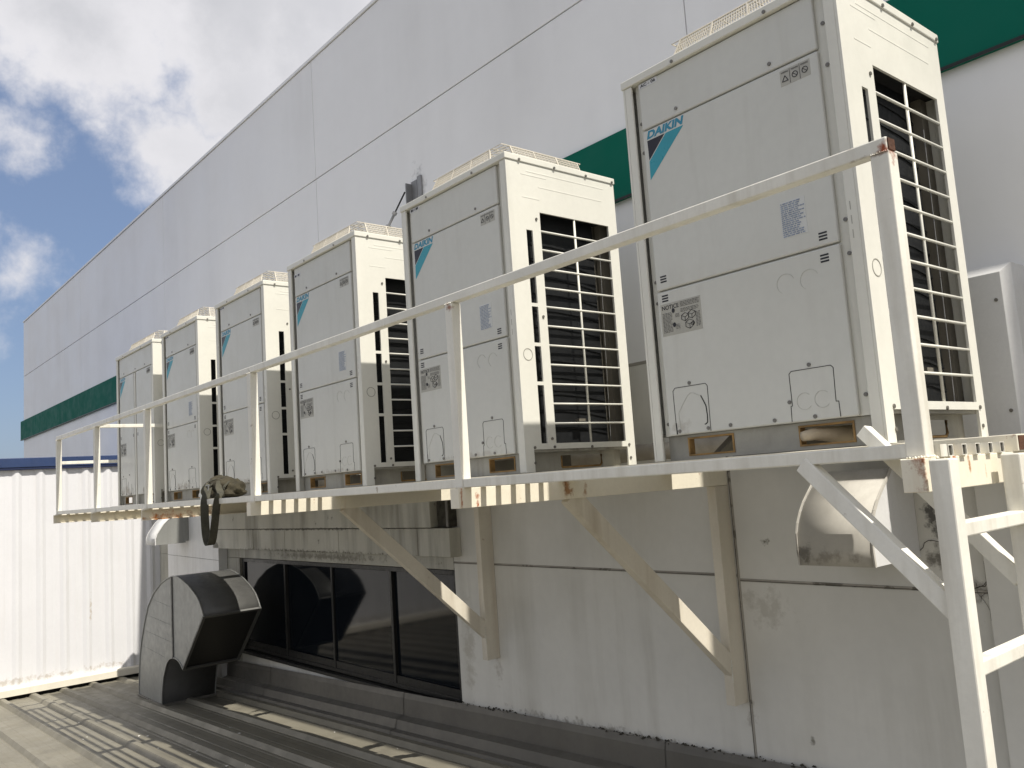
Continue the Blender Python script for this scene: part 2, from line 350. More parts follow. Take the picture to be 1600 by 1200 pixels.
# flashing between roof and wall: upstand, ledge, step
fl = MB(); fp = [(1.268,.335),(1.238,.345),(1.228,.30),(1.222,.165),(1.150,.145),(1.135,.075),(1.085,.068),(1.075,.010),(1.02,.006)]
xs = [-8.6,-6.1,-4.06,-4.05,-1.5,1.0,3.6,9.0]
pp = [[(x, a, RZ(x)+b) for a, b in fp] for x in xs]
for i in range(len(xs)-1): fl.add(pp[i]+pp[i+1], [(k, k+1, len(fp)+k+1, len(fp)+k) for k in range(len(fp)-1)])
fl.build('wall_flashing', 'flash', roof)
lap = MB()
for x in (-4.05, -1.2, -6.7):
    q = [(a-.004, b+.004) for a, b in fp]
    lap.add([(x, a, RZ(x)+b) for a, b in q]+[(x+.035, a, RZ(x+.035)+b) for a, b in q], [(k, k+1, len(q)+k+1, len(q)+k) for k in range(len(q)-1)])
lap.build('flashing_lap', 'flash', roof)
ms = MB()                                                            # moss and crumbled sealant along the foot of the wall
for k in range(170):
    x = random.choice([random.uniform(-3.3, .9), random.gauss(-2.75, .18), random.gauss(-1.35, .25), random.gauss(-.6, .3)])
    s = random.uniform(.0025, .009); y = 1.266-random.uniform(0, .035); z = RZ(x)+.338+random.uniform(-.004, .012)
    ms.add([(x-s*1.6,y,z),(x,y-s,z-s*.3),(x+s*1.6,y,z),(x,y+s*.5,z+s),(x,y-s*.4,z+s)], [(0,1,4),(1,2,4),(2,3,4),(3,0,4),(0,3,2,1)])
tag(ms.build('moss', 'moss', kind='stuff'), 'black moss and crumbling sealant along the foot of the stained wall', 'moss')
cs = MB()
for k in range(46):
    x = random.uniform(-8.5, -1.5); y = random.uniform(-1.6, 1.0); s = random.uniform(.006, .018)
    a = random.uniform(0, 3); z = RZ(x)+.046
    cs.add([(x+s*math.cos(a+t)*random.uniform(.5,1.2), y+s*math.sin(a+t)*random.uniform(.5,1.2), z+random.uniform(0,.004)) for t in (0,1.3,2.7,4.3)], [(0,1,2,3)])
for v in range(len(cs.v)):
    x, y, z = cs.v[v]; t = (y+.293) % .35
    cs.v[v] = (x, y, z if .262 < t < .324 else z-.038)
tag(cs.build('paint_chips', 'chip', kind='stuff'), 'small white paint chips scattered on the roof sheets', 'chips')

# ------------------------------------------------------------------ the big white building
bld = thing('warehouse', 'long white panel building with green band behind the air conditioners', 'building', (0, 1.27, -2))
YW = 1.27
def wb(mb, x0, x1, y0, y1, z0, z1): return mb.box(x0, x1, y0-YW, y1-YW, z0+2, z1+2)
core = MB()
wb(core, -19.85, 9, YW+.10, YW+.45, -.66, 4.42); wb(core, -3.2, 9, YW+.1, YW+.45, -2.6, -.66); wb(core, -19.85, -7.55, YW+.1, YW+.45, -2.6, -.66)
wb(core, -7.55, -3.2, YW+.1, YW+.45, -2.6, -1.79); wb(core, -19.85, 9, YW+.45, 14, -8+0, 4.3)
core.build('wall', 'seal', bld)
cols = [-19.85,-14.65,-9.95,-5.25,-.555,4.15,9.0]; G = .0035
for a, b in zip(cols[:-1], cols[1:]):
    for z0, z1 in ((.64,1.92),(1.92,3.165),(3.165,4.44)):
        q = MB(); wb(q, a+G, b-G, YW, YW+.1-.002, z0+G*1.6, z1-G*1.6); q.build('wall_panel', 'wall', bld, .003)
cap = MB(); wb(cap, -19.88, 9, YW-.012, YW+.5, 4.445, 4.475); cap.build('parapet_cap', 'wall', bld)
for a, b in zip([-20.02, -16.1, -12.3, -8.5, -4.75, -.9, 2.9], [-16.1, -12.3, -8.5, -4.75, -.9, 2.9, 9.0]):
    gb = MB(); wb(gb, a+.0015, b-.0015, YW-.035, YW-.001, 1.69, 2.13); gb.build('green_band', 'green', bld, .003)
gt = MB(); wb(gt, -20.0, 9, YW-.042, YW-.0355, 1.685, 1.70); gt.build('band_trim', 'frame', bld)
# lower wall
js = MB(); wb(js, -19.8, 9, YW-.002, YW+.02, .628, .648); js.build('joint_sealant', 'seal', bld, .002)
for (x0, x1, z0, z1) in ((-3.235,-.565,-.632,.63),(-.553,.745,-.655,.63),(-3.235,-.565,-2.5,-.644),(-.553,.745,-2.5,-.667),(-19.8,-3.243,-.36,.63),(-19.8,-3.243,-.698,-.372),(-19.8,-7.52,-2.5,-.70),(-7.516,-3.243,-2.5,-1.745)):
    q = MB(); wb(q, x0, x1, YW, YW+.098, z0, z1); q.build('wall_panel', 'lwall' if x0 > -3.3 or z1 < -1 else 'fascia', bld, .004)
q = MB(); wb(q, .75, 9, YW-.045, YW+.098, -2.5, .63); q.build('wall_panel', 'lwall', bld, .004)
for (x0, x1, z0, z1) in ((-3.24,-.570,-.646,-.630),(-.550,.748,-.669,-.653),(-.568,-.5505,-1.63,.6)):
    js = MB(); wb(js, x0, x1, YW-.003, YW+.02, z0, z1); js.build('joint_sealant', 'seal', bld, .002)
    js = MB()
    if x1-x0 > .1: wb(js, x0, x1, YW-.0042, YW-.0031, z0+.004, z0+.0065)
    else: wb(js, x0+.004, x0+.0065, YW-.0042, YW-.0031, z0, z1)
    js.build('joint_crack', 'moss', bld)
# fascia boxes over the window
q = MB(); wb(q, -8.05, -3.125, 1.16, YW-.001, -.585, -.362); q.build('fascia_box', 'fascia', bld, .004)
q = MB(); wb(q, -8.05, -3.36, 1.15, YW-.001, -.356, -.03); q.build('fascia_box', 'fascia', bld, .004)
for x in (-3.62, -4.02, -4.95, -6.1, -6.9):
    q = MB(); wb(q, x, x+.05, 1.156, 1.1595, -.583, -.364); q.build('fascia_strap', 'fascia', bld)
q = MB(); wb(q, -3.33, -3.16, 1.2, YW-.001, -.355, .2); q.build('downpipe_box', 'moss', bld, .004)
q = MB(); wb(q, -3.20, -3.17, 1.19, 1.22, -.355, .2); q.build('downpipe', 'flash', bld)
# window
win = MB()
for x in (-7.51,-6.41,-5.36,-4.27,-3.30): wb(win, x, x+(.05 if x in (-7.51, -3.30) else .035), YW+.03, YW+.075, -1.735, -.705)
wb(win, -7.46, -3.30, YW+.028, YW+.077, -.745, -.705); wb(win, -7.46, -3.30, YW+.028, YW+.077, -1.735, -1.70)
wf = win.build('window', 'frame', bld, .003)
for k, (a, b) in enumerate(((-7.455,-6.415),(-6.37,-5.365),(-5.32,-4.275),(-4.23,-3.305))):
    q = MB(); wb(q, a, b, YW+.048+(.012 if k % 2 else 0), YW+.054+(.012 if k % 2 else 0), -1.70, -.745); q.build('pane', 'glass', wf)
    q = MB(); wb(q, a+.001, b-.001, YW+.036, YW+.0475, -1.699, -1.635); q.build('bottom_rail', 'frame', wf)
q = MB(); wb(q, -7.516, -3.244, YW-.03, YW+.06, -1.772, -1.742); q.build('window_sill', 'frame', bld, .003)
# dark room behind the panes
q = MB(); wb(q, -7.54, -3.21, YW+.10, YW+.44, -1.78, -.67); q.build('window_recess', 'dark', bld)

# ------------------------------------------------------------------ white corrugated shed at the far end
shed = thing('corrugated_shed', 'white corrugated metal wall with blue gutter beyond the far end of the platform', 'shed', (XS, 0, -2.4))
def sb(mb, x0, x1, y0, y1, z0, z1): return mb.box(x0+10.2, x1+10.2, y0, y1, z0+2.4, z1+2.4)
P = .277; cp = [(0,0),(.070,0),(.085,.002),(.105,.002),(.120,0),(.148,0),(.190,.024),(.222,.026),(.264,.001),(P,0)]
cm = MB(); zz = [-2.2, .555]; n = len(cp)
for z in zz: cm.v += [(b, a, z+2.4) for a, b in cp]
cm.f = [(k, k+1, n+k+1, n+k) for k in range(n-1)]
cmm = cm.mesh('wall_sheet')
for k in range(-22, 6):
    if -.73+k*P > 1.1: continue
    o = link('wall_sheet', cmm, 'corr', shed); o.location = (0, k*P-.165-.007-.0, 0)
q = MB(); sb(q, -13, -10.203, -6.3, 1.26, -2.4, .6); q.build('shed_body', 'corr', shed)
q = MB(); sb(q, -13, -10.145, -6.4, 1.25, .590, .715); q.build('fascia', 'blue', shed, .006)
q = MB(); sb(q, -10.202, -10.152, -6.4, 1.2, .560, .589); q.build('gutter', 'navy', shed)
q = MB(); q.prism([(-.03,.215),(.075,.215),(.085,.20),(.09,.120),(.07,.115),(.065,.17),(-.03,.17)], 'y', -6.3, 1.05); q.build('kerb_flashing', 'kerb', shed)
MB().box(.0, .012, -6.3, 1.05, .0, .168).build('kerb_gap_shade', 'dark', shed)  # dark strip paints shade into the gap under the kerb
scm = MB().tube([(0,0,0),(.006,0,0)], .008, 6).mesh('screw')
for k in range(-6, 5):
    for z in (-.32, -1.45):
        o = link('screw', scm, 'screw', shed); o.location = (.002, k*P+.02+random.uniform(-.01,.01), z+2.4+random.uniform(-.02,.02)-.05*(k%3))
cb = MB(); A = Vector((-13, -1.6, .83)); B = Vector((-12.6, -.62, .715))
cb.tube([(-13,-6,1.2)]+[A.lerp(B, t/6)-Vector((0,0,.03*math.sin(math.pi*t/6))) for t in range(7)], .011, 6)
tag(cb.build('overhead_cable', 'cable'), 'thin black cable dropping to the blue edged shed roof', 'cable')

cr = MB()                                                            # dead climbing stems on the wall by the ladder
for k in range(11):
    x = random.uniform(.56, .71); z = random.uniform(-.72, -.42); a = random.uniform(0, 6.28); pts = []
    for j in range(9):
        pts.append((min(x, .735), 1.2665, z)); a += random.uniform(-.75, .75); x += .022*math.cos(a); z += .022*math.sin(a)
    cr.tube(pts, random.uniform(.0008, .0018), 5)
tag(cr.build('dead_creeper', 'moss', kind='stuff'), 'dry black creeper stems clinging to the wall beside the vent hood', 'creeper')
# white boxed duct and small hood between shed and window
bx = thing('boxed_duct', 'white boxed wall duct behind the grey gooseneck, left of the window', 'duct', (-8.2, 1.2, -2.2))
q = MB().prism([(-1.5,.0),(.32,.0),(.32,1.66),(.14,1.78),(.14,2.3),(-1.5,2.3)], 'y', -.04, .068); q.build('casing', 'hoodw', bx, .004)
q = MB().prism([(-1.49,1.508),(.318,1.475),(.318,1.472),(-1.49,1.505)], 'y', -.0425, -.0402); q.build('seam', 'groove', bx)
q = MB().box(.325,.355,-.06,.06,1.25,1.27); q.build('bracket', 'zinc', bx)
def hood(name, label, X0, X1, yw, yb, prof, flatm, curvem, collar):
    h = thing(name, label, 'vent hood', (X0, yw, prof[-1][1]))
    loc = lambda pr: [(a-yw, b-prof[-1][1]) for a, b in pr]
    lp = loc(prof); t = .004
    top = MB(); n = len(lp)
    top.add([(0, a, b) for a, b in lp]+[(X1-X0, a, b) for a, b in lp], [(k, k+1, n+k+1, n+k) for k in range(n-1)])
    o = top.build('curved_cover', curvem, h, smooth=True)
    sd = o.modifiers.new('thickness', 'SOLIDIFY'); sd.thickness = .004; sd.offset = -1
    back = (yb-yw, lp[-1][1]); bb = (yb-yw, lp[0][1])
    for x in (.002, X1-X0-.006): MB().prism([*lp, back, bb] if abs(lp[-1][0]-back[0]) > 1e-4 else [*lp, bb], 'x', x, x+.004).build('side_panel', flatm, h)
    for x in (-.003, X1-X0-.001):                                   # folded seam along the curve
        sm = MB()
        for k in range(n-1): sm.bar((x+.002, *lp[k]), (x+.002, *lp[k+1]), .008, .012, (1,0,0))
        sm.build('seam', curvem, h)
    c = MB(); (cz0, cz1, in_) = collar
    c.box(in_, X1-X0-in_, yb-yw+.001, -.002, cz0-prof[-1][1], cz1-prof[-1][1]); c.build('collar', flatm, h, .002)
    return h
hood('vent_hood', 'beige quarter-round vent hood on the wall beside the ladder', .105, .465, 1.27, 1.07,
     [(.832,-.513),(.825,-.44),(.828,-.37),(.845,-.325),(.876,-.275),(.912,-.232),(.953,-.196),(.993,-.163),(1.034,-.130),(1.07,-.095)], 'hoodw', 'hood', (-.515, -.10, .004))
hood('vent_hood', 'small white quarter-round hood high beside the far shed wall', -9.23, -8.87, 1.16, 1.12,
     [(.743,-.52),(.743,-.44),(.765,-.38),(.80,-.33),(.845,-.265),(.90,-.212),(.98,-.168),(1.06,-.155),(1.12,-.15)], 'duct', 'hoodw', (-.5, -.17, .0))

# galvanised gooseneck on the roof
gn = thing('gooseneck_duct', 'large grey galvanised gooseneck duct with black screened mouth on the roof', 'duct', (-8.0, .7, -2.25))
outer = [(-8.46,-2.27),(-8.455,-2.065),(-8.42,-1.79),(-8.335,-1.578),(-8.215,-1.364),(-8.075,-1.166),(-7.865,-1.01),(-7.617,-.892),(-7.40,-.828),(-7.22,-.795),(-7.10,-.795),(-6.98,-.812),(-6.866,-.839),(-6.74,-.872),(-6.626,-.918),(-6.52,-.965),(-6.439,-1.016),(-6.375,-1.085),(-6.325,-1.159)]
inner = [(-6.946,-1.739),(-7.02,-1.696),(-7.07,-1.67),(-7.135,-1.656),(-7.22,-1.652),(-7.317,-1.663),(-7.385,-1.685),(-7.445,-1.724),(-7.495,-1.775),(-7.537,-1.837),(-7.58,-1.90),(-7.609,-1.982),(-7.64,-2.09),(-7.66,-2.27)]
lo = [(a+8, b+2.25) for a, b in outer]; li = [(a+8, b+2.25) for a, b in inner]
y0, y1 = -.295, .29
for yy, nm in ((y0, 'front_cheek'), (y1-.004, 'rear_cheek')): MB().prism(lo+li, 'y', yy, yy+.004).build(nm, 'duct', gn)
def strip(pl, mt, nm, ya, yb):
    s = MB(); n = len(pl); s.add([(a, ya, b) for a, b in pl]+[(a, yb, b) for a, b in pl], [(k, k+1, n+k+1, n+k) for k in range(n-1)])
    o = s.build(nm, mt, gn, smooth=True); sd = o.modifiers.new('thickness', 'SOLIDIFY'); sd.thickness = .004; sd.offset = 0
strip(lo[:10], 'duct', 'back_wrapper', y0+.004, y1-.004); strip(lo[9:], 'duct_shaded', 'top_wrapper', y0+.004, y1-.004); strip(li, 'duct_shaded', 'throat_wrapper', y0+.004, y1-.004)
for yy in (y0-.004, y1+.004):
    for pl in (lo, li):
        s = MB()
        for k in range(len(pl)-1): s.bar((pl[k][0], yy, pl[k][1]), (pl[k+1][0], yy, pl[k+1][1]), .010, .012, (0,1,0))
        s.build('edge_seam', 'duct', gn)
s = MB().box(.735,.765,y0-.012,y0-.0005,.585,1.45); s.build('standing_seam', 'duct_shaded', gn)
a, b = lo[-1], li[0]
s = MB().add([(a[0]-.02,y0+.006,a[1]-.012),(a[0]-.02,y1-.006,a[1]-.012),(b[0]-.02,y1-.006,b[1]-.002),(b[0]-.02,y0+.006,b[1]-.002)], [(0,1,2,3)]); s.build('screen', 'mesh', gn)
s = MB(); nrm = (.68, 0, -.73)
for (p_, q_) in (((a[0],y0,a[1]),(a[0],y1,a[1])),((b[0],y0,b[1]),(b[0],y1,b[1])),((a[0],y0,a[1]),(b[0],y0,b[1])),((a[0],y1,a[1]),(b[0],y1,b[1]))): s.bar(p_, q_, .02, .028, nrm)
s.build('mouth_frame', 'duct_shaded', gn)
def outline_x(z):
    for (a_, b_) in zip(lo[:-1], lo[1:]):
        if a_[1] <= z <= b_[1]: return a_[0]+(b_[0]-a_[0])*(z-a_[1])/(b_[1]-a_[1])
    return lo[0][0]
for z in (1.17, .98, .80, .62):
    xl = outline_x(z)+.02; xr = min(.73, .45 if z < .65 else .73)
    s = MB().bar((xl,y0-.0015,z),(xr,y0-.0015,z-.05),.003,.004,(0,1,0)); s.build('cross_break', 'duct', gn)
s = MB().box(-.475,.36,y0-.02,y1+.02,-.03,.055); s.build('base_flashing', 'flash', gn, .004)

# ------------------------------------------------------------------ steel platform with railing
pf = thing('equipment_platform', 'cream painted steel platform with railing carrying the row of air conditioners', 'platform', (0, 0, -.05))
def pb(mb, x0, x1, y0, y1, z0, z1): return mb.box(x0, x1, y0, y1, z0+.05, z1+.05)
PX = [1.345,-.60,-2.75,-4.85,-6.38,-7.91]
for i, x in enumerate(PX):
    a = MB()
    if i < 3:
        pb(a, x-.03, x+.03, -.60, YW-.003, -.138, -.054)
    else:                                                            # channel sections with a top flange
        pb(a, x-.03, x-.018, -.60, YW-.003, -.145, -.054); pb(a, x-.018, x+.03, -.60, YW-.003, -.064, -.0545); pb(a, x-.018, x+.012, -.60, YW-.003, -.145, -.137)
    a.build('support_arm', 'arm', pf, .002)
    p_ = MB(); pb(p_, x-.025, x+.025, -.575, -.525, -.053, .748)
    p_.build('railing_post', 'steel', pf, .003)
for a, b in zip(PX[:-1], PX[1:]):
    s = MB(); pb(s, b+.0255, a-.0255, -.570, -.530, -.052, -.016); s.build('edge_rail', 'steel', pf, .003)
tr = MB(); pb(tr, -7.935, 1.366, -.572, -.528, .749, .788); tr.build('top_rail', 'steel', pf, .004)
tr = MB(); pb(tr, 1.3662, 1.3695, -.568, -.532, .753, .784); tr.build('open_rail_end', 'rust', pf)
s = MB(); pb(s, -6.40, -6.36, -.527, YW-.004, .742, .775); s.build('cross_rail', 'steel', pf, .003)
s = MB(); pb(s, -7.93, -7.89, -.524, YW-.004, .484, .517); s.build('cross_rail', 'steel', pf, .003)
for y in (-.465,-.382,-.297,-.213,-.132):                            # walkway of square tubes, dark plugs just inside the ends
    s = MB(); t = .0022; X0, X1 = -7.93, 1.385; Y0, Y1, Z0, Z1 = y-.0145, y+.0145, -.0535+.05, -.0235+.05
    for (ya, yb, za, zb) in ((Y0,Y1,Z0,Z0+t),(Y0,Y1,Z1-t,Z1),(Y0,Y0+t,Z0+t,Z1-t),(Y1-t,Y1,Z0+t,Z1-t)): s.box(X0, X1, ya, yb, za, zb)
    s.build('walkway_tube', 'steel', pf)
    MB().box(X1-.03, X1-.004, Y0+t+.0003, Y1-t-.0003, Z0+t+.0003, Z1-t-.0003).build('tube_bore_shade', 'moss', pf)  # dark plug paints the shaded, rusty hollow of the tube
    MB().box(1.345, 1.352, Y1+.0015, Y1+.05, Z0+.001, Z1-.001).build('end_plate', 'steel', pf)
for (ya, yb) in ((-.03,.075),(.70,.79)):
    s = MB(); pb(s, -7.93, 1.39, ya, yb, -.0535, -.004); s.build('bearer', 'arm', pf, .002)
s = MB(); pb(s, 1.3905, 1.392, -.024, .07, -.05, -.008); s.build('open_bearer_end', 'rust', pf)
s = MB(); pb(s, 1.335, 1.383, -.52, -.482, -.0535, -.022); s.build('tube_cap', 'steel', pf)
for x in PX[1:3]:                                                    # wall brackets under the platform
    s = MB(); pb(s, x-.03, x+.028, 1.15, YW-.001, -1.315, -.139); s.build('wall_post', 'brace', pf, .003)
    s = MB(); s.bar((x+.002, .06, -.139+.05+.02), (x+.002, 1.20, -1.14+.05), .05, .092, (1,0,0)); s.build('diagonal_brace', 'brace', pf, .003)
    s = MB(); pb(s, x+.0305, x+.034, .02, .17, -.136, -.056); s.build('gusset_plate', 'arm', pf)
s = MB(); s.bar((1.02, -.553, -.03+.05-.02), (1.412, -.600, -.425+.05), .04, .046, (0,1,0)); s.build('ladder_brace', 'steel', pf, .003)
s = MB(); s.bar((.955, -.075, .045+.05), (1.40, -.150, -.405+.05), .04, .044, (0,1,0)); s.build('ladder_brace', 'steel', pf, .003)

def weld(p0, p1, r, par, mt='arm'):
    p0, p1 = Vector(p0), Vector(p1); n = max(3, int((p1-p0).length/(r*1.3))); w = MB()
    for k in range(n):
        c = p0.lerp(p1, (k+.5)/n)+Vector([random.uniform(-.2, .2)*r for _ in range(3)]); q = r*random.uniform(.75, 1.25)
        w.add([c+Vector(v)*q for v in ((1,0,0),(-1,0,0),(0,1,0),(0,-1,0),(0,0,1),(0,0,-1))], [(0,2,4),(2,1,4),(1,3,4),(3,0,4),(2,0,5),(1,2,5),(3,1,5),(0,3,5)])
    w.build('weld_bead', mt, par, smooth=True)
weld((1.3755,-.528,-.002),(1.3755,-.528,-.086), .006, pf)
for x in PX:
    weld((x-.025,-.577,-.002),(x+.025,-.577,-.002), .005, pf); weld((x+.0265,-.575,-.002),(x+.0265,-.525,-.002), .005, pf)
    weld((x-.025,-.5755,.797),(x+.025,-.5755,.797), .0035, pf, 'steel')
for x in PX[1:3]: weld((x+.029,1.148,-1.02),(x+.029,1.148,-1.14), .005, pf, 'steel')
for y in (-.465,-.382,-.297,-.213,-.132): weld((1.376,y-.014,-.004),(1.376,y+.014,-.004), .004, pf)

ld = thing('access_ladder', 'cream steel ladder fixed to the near end of the platform', 'ladder', (1.42, -.4, -1.86))
def lb(mb, x0, x1, y0, y1, z0, z1): return mb.box(x0-1.42, x1-1.42, y0+.4, y1+.4, z0+1.86, z1+1.86)
for y in (-.640, -.205):
    s = MB(); lb(s, 1.402, 1.452, y, y+.05, -1.86, -.058); s.build('stringer', 'steel', ld, .004)
z = -.212
while z > -1.8:
    s = MB(); lb(s, 1.408, 1.446, -.5895, -.2055, z-.036, z); s.build('rung', 'steel', ld, .004); z -= .324

# ------------------------------------------------------------------ air conditioners
H, D, T = 1.657, .809, 1.622
SX = MB().tube([(-.001,0,0),(.005,0,0)], .0075, 8).mesh('screw'); SY = MB().tube([(0,.001,0),(0,-.004,0)], .0075, 8).mesh('screw')
def rim_front(mb, x0, x1, z0, z1, y, w=.007):
    for (a, b, c, e) in ((x0,x1,z0,z0+w),(x0,x1,z1-w,z1),(x0,x0+w,z0+w,z1-w),(x1-w,x1,z0+w,z1-w)): mb.box(a, b, y-.004, y+.03, c, e)
def fan_guard(W):
    s = MB(); bx0, bx1, by0, by1 = .125, W-.085, .055, .755; tx0, tx1, ty0, ty1 = .205, W-.145, .105, .70; z0, z1 = 1.656, 1.772; ch = .10; r = .0021
    def side(p0, p1, q0, q1, nv, nh):
        p0, p1, q0, q1 = map(Vector, (p0, p1, q0, q1)); out = (p1-p0).cross(q0-p0).normalized()
        for k in range(nv+1):
            t = k/nv; s.bar(p0.lerp(p1, t), q0.lerp(q1, t), r*1.5, r*1.5, out)
        for k in range(nh+1):
            t = k/nh; a = p0.lerp(q0, t); b = p1.lerp(q1, t); s.bar(a, b, r*(3 if k in (0, nh) else 1.3), r*(3 if k in (0, nh) else 1.3), out)
        for k in range(4):                                          # stout frame bars
            t = k/3; s.bar(p0.lerp(p1, t), q0.lerp(q1, t), r*3.4, r*3.4, out)
    side((bx0+ch,by0,z0),(bx1-ch,by0,z0),(tx0+ch*.5,ty0,z1),(tx1-ch,ty0,z1), 44, 7)
    side((bx1,by0+ch,z0),(bx1,by1-ch,z0),(tx1,ty0+ch*.6,z1),(tx1,ty1-ch*.3,z1), 44, 7)
    side((bx0,by0+ch,z0),(bx0,by1-ch,z0),(tx0,ty0+ch*.6,z1),(tx0,ty1-ch*.3,z1), 40, 7)
    side((bx0+ch,by1,z0),(bx1-ch,by1,z0),(tx0+ch,ty1,z1),(tx1-ch,ty1,z1), 40, 7)
    for (p0, p1, q0, q1) in (((bx1-ch,by0,z0),(bx1,by0+ch,z0),(tx1-ch,ty0,z1),(tx1,ty0+ch*.6,z1)), ((bx0,by0+ch,z0),(bx0+ch,by0,z0),(tx0,ty0+ch*.6,z1),(tx0+ch*.5,ty0,z1)),
                             ((bx1,by1-ch,z0),(bx1-ch,by1,z0),(tx1,ty1-ch*.3,z1),(tx1-ch,ty1,z1))):
        p0, p1, q0, q1 = map(Vector, (p0, p1, q0, q1))
        for k in range(8): t = k/7; s.bar(p0.lerp(q0, t), p1.lerp(q1, t), r*1.7, r*1.7, (0,0,1))
    cx, cy = (tx0+tx1)/2, (ty0+ty1)/2
    for k in range(24):
        y = ty0+(ty1-ty0)*k/23; s.bar((tx0,y,z1),(tx1,y,z1), r*1.5, r*1.5, (0,0,1))
    for k in range(9):
        x = tx0+(tx1-tx0)*k/8; s.bar((x,ty0,z1+.002),(x,ty1,z1+.002), r*2, r*2, (0,0,1))
    return s
RODY = .690
def make_unit(W, wide, label):
    u = thing('air_conditioner', label, 'air conditioner', group='outdoor air conditioner units in a row on the platform')
    F = 'cab'
    # shell
    MB().box(-.006, W+.006, -.006, D+.006, T, H).build('top_cover', F, u, .004)
    MB().box(.0105, .047, 0, .012, 0, T-.001).build('corner_post', F, u, .003)
    MB().box(W-.050, W-.0105, 0, .012, 0, T-.001).build('corner_post', F, u, .003)
    MB().plate([0.0005,.06,.747,D], [0,.112,T-.0005], lambda i, j: i == 1 and j == 0, 0, .010, lambda a, b, c: (c, a, b)).build('side_panel', F, u)
    ys = [.0005,.06,.1135,.157,.2152,.7382,.747,D]; zs = [0,.112,.1415,.440,.458,.642,.660,.850,.868,1.2575,1.3643,T-.0005]
    def hole(i, j):
        if j == 0: return 1 <= i <= 5
        if i == 2: return j in (2, 4, 6, 8)
        if i == 4: return 2 <= j <= 9
        return False
    sp = MB().plate(ys, zs, hole, W, W-.010, lambda a, b, c: (c, a, b)).build('side_panel', F, u, merge=True)
    MB().box(.011, W-.011, D-.010, D-.0005, .1, T-.001).build('back_panel', F, u)
    MB().box(.011, W-.011, .051, D-.011, .099, .111).build('bottom_pan', 'base', u)
    MB().box(.047, W-.050, .030, .036, .1, T-.001).build('door_frame', F, u)
    # grille bars over the coil
    if not wide:
        zb = [.1415+(1.3643-.1415)*k/12 for k in range(1, 12)]
        hb = MB().tube([(0,.2145,0),(0,.739,0)], .0058, 6).mesh('grille_bar', )
        for z in zb:
            o = link('grille_bar', hb, F, u, smooth=True); o.location = (W-.0055, 0, z)
        MB().tube([(W-.009,.475,.141),(W-.009,.475,1.365)], .0065, 6).build('grille_bar', F, u, smooth=True)
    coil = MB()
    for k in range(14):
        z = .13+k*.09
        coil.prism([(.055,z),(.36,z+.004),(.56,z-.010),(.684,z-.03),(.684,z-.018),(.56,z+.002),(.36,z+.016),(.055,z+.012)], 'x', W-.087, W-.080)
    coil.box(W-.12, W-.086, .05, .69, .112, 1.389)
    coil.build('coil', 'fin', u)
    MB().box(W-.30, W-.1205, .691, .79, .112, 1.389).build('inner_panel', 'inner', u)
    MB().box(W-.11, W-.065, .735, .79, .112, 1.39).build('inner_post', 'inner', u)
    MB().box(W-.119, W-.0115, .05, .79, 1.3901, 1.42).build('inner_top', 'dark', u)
    MB().tube([(W-.055,RODY-.015,.112),(W-.055,RODY+.02,1.25)], .0020, 6).build('capillary_rod', 'rod', u)
    MB().box(W-.06, W-.03, .42, .475, .255, .27).build('clip', 'inner', u)
    # base
    if wide: hs = [(.15,.40),(.88,1.13)]
    else: hs = [(.15,.372),(.652,.866)]
    xs = sorted({.05, W-.055, *hs[0], *hs[1]})
    MB().plate(xs, [0,.013,.088,.0985], lambda i, j: j == 1 and i in (1, 3), .042, .050, lambda a, b, c: (a, c, b)).build('base_frame', 'base', u)
    for a, b in hs:
        r = MB(); rim_front(r, a, b, .013, .088, .042); r.build('edge_trim', 'ochre', u)
    MB().plate([.0615,.30,.60,.7465], [0,.015,.080,.0985], lambda i, j: j == 1 and i == 1, W-.07, W-.062, lambda a, b, c: (c, a, b)).build('base_frame', 'base', u)
    r = MB(); r.tube([(W-.064,.30,.018),(W-.064,.585,.018),(W-.064,.60,.03),(W-.064,.60,.078)], .006, 6); r.tube([(W-.064,.30,.018),(W-.064,.30,.078)], .006, 6); r.build('edge_trim', 'ochre', u, smooth=True)
    MB().box(.1, W-.2, .40, .50, .004, .09).build('base_frame', 'inner', u)
    MB().prism([(.06,.012),(.20,.012),(.30,.085),(.27,.088),(.18,.022),(.06,.022)], 'y', .16, .24).build('base_web', 'inner', u)
    # doors
    y0 = .012
    if wide: doors = [(.078,W-.096,1.4105,T-.004),(.078,.590,.1,1.4045),(.678,W-.096,.1,1.4045)]
    else: doors = [(.078,W-.096,1.4105,T-.004),(.078,W-.096,.706,1.4045),(.078,W-.096,.1,.700)]
    for (a, b, c, e) in doors: MB().box(a, b, y0, .0295, c, e).build('front_panel', 'door', u, .006)
    if wide:
        for (a, b) in ((.591,.617),(.651,.677)): MB().box(a, b, .026, .0298, .1, 1.40).build('door_gap_shade', 'groove', u)  # dark strips paint the shade of the deep door gaps
        MB().box(.618, .650, .010, .0295, .0, 1.40).build('centre_post', F, u, .003)
    yf = y0-.0006
    # maker's mark
    s = MB(); text_front(s, 'DAIKIN', .101, .300, 1.363, 1.398, yf, .28, .05); s.build('logo_lettering', 'logo_b', u)
    s = MB(); s.prism([(.102,1.357),(.196,1.357),(.1045,1.272)], 'y', yf-.0002, yf+.0004); s.build('logo_triangle', 'logo_k', u)
    s = MB(); s.prism([(.203,1.357),(.295,1.357),(.102,1.185),(.1045,1.266)], 'y', yf-.0002, yf+.0004); s.build('logo_stripe', 'logo_c', u)
    # stickers
    sx = W-.996
    st = MB().box(.747+sx, .868+sx, yf-.0002, yf+.0005, 1.329, 1.389).build('warning_sticker', 'sticker', u)
    s = MB(); yi = yf-.0012
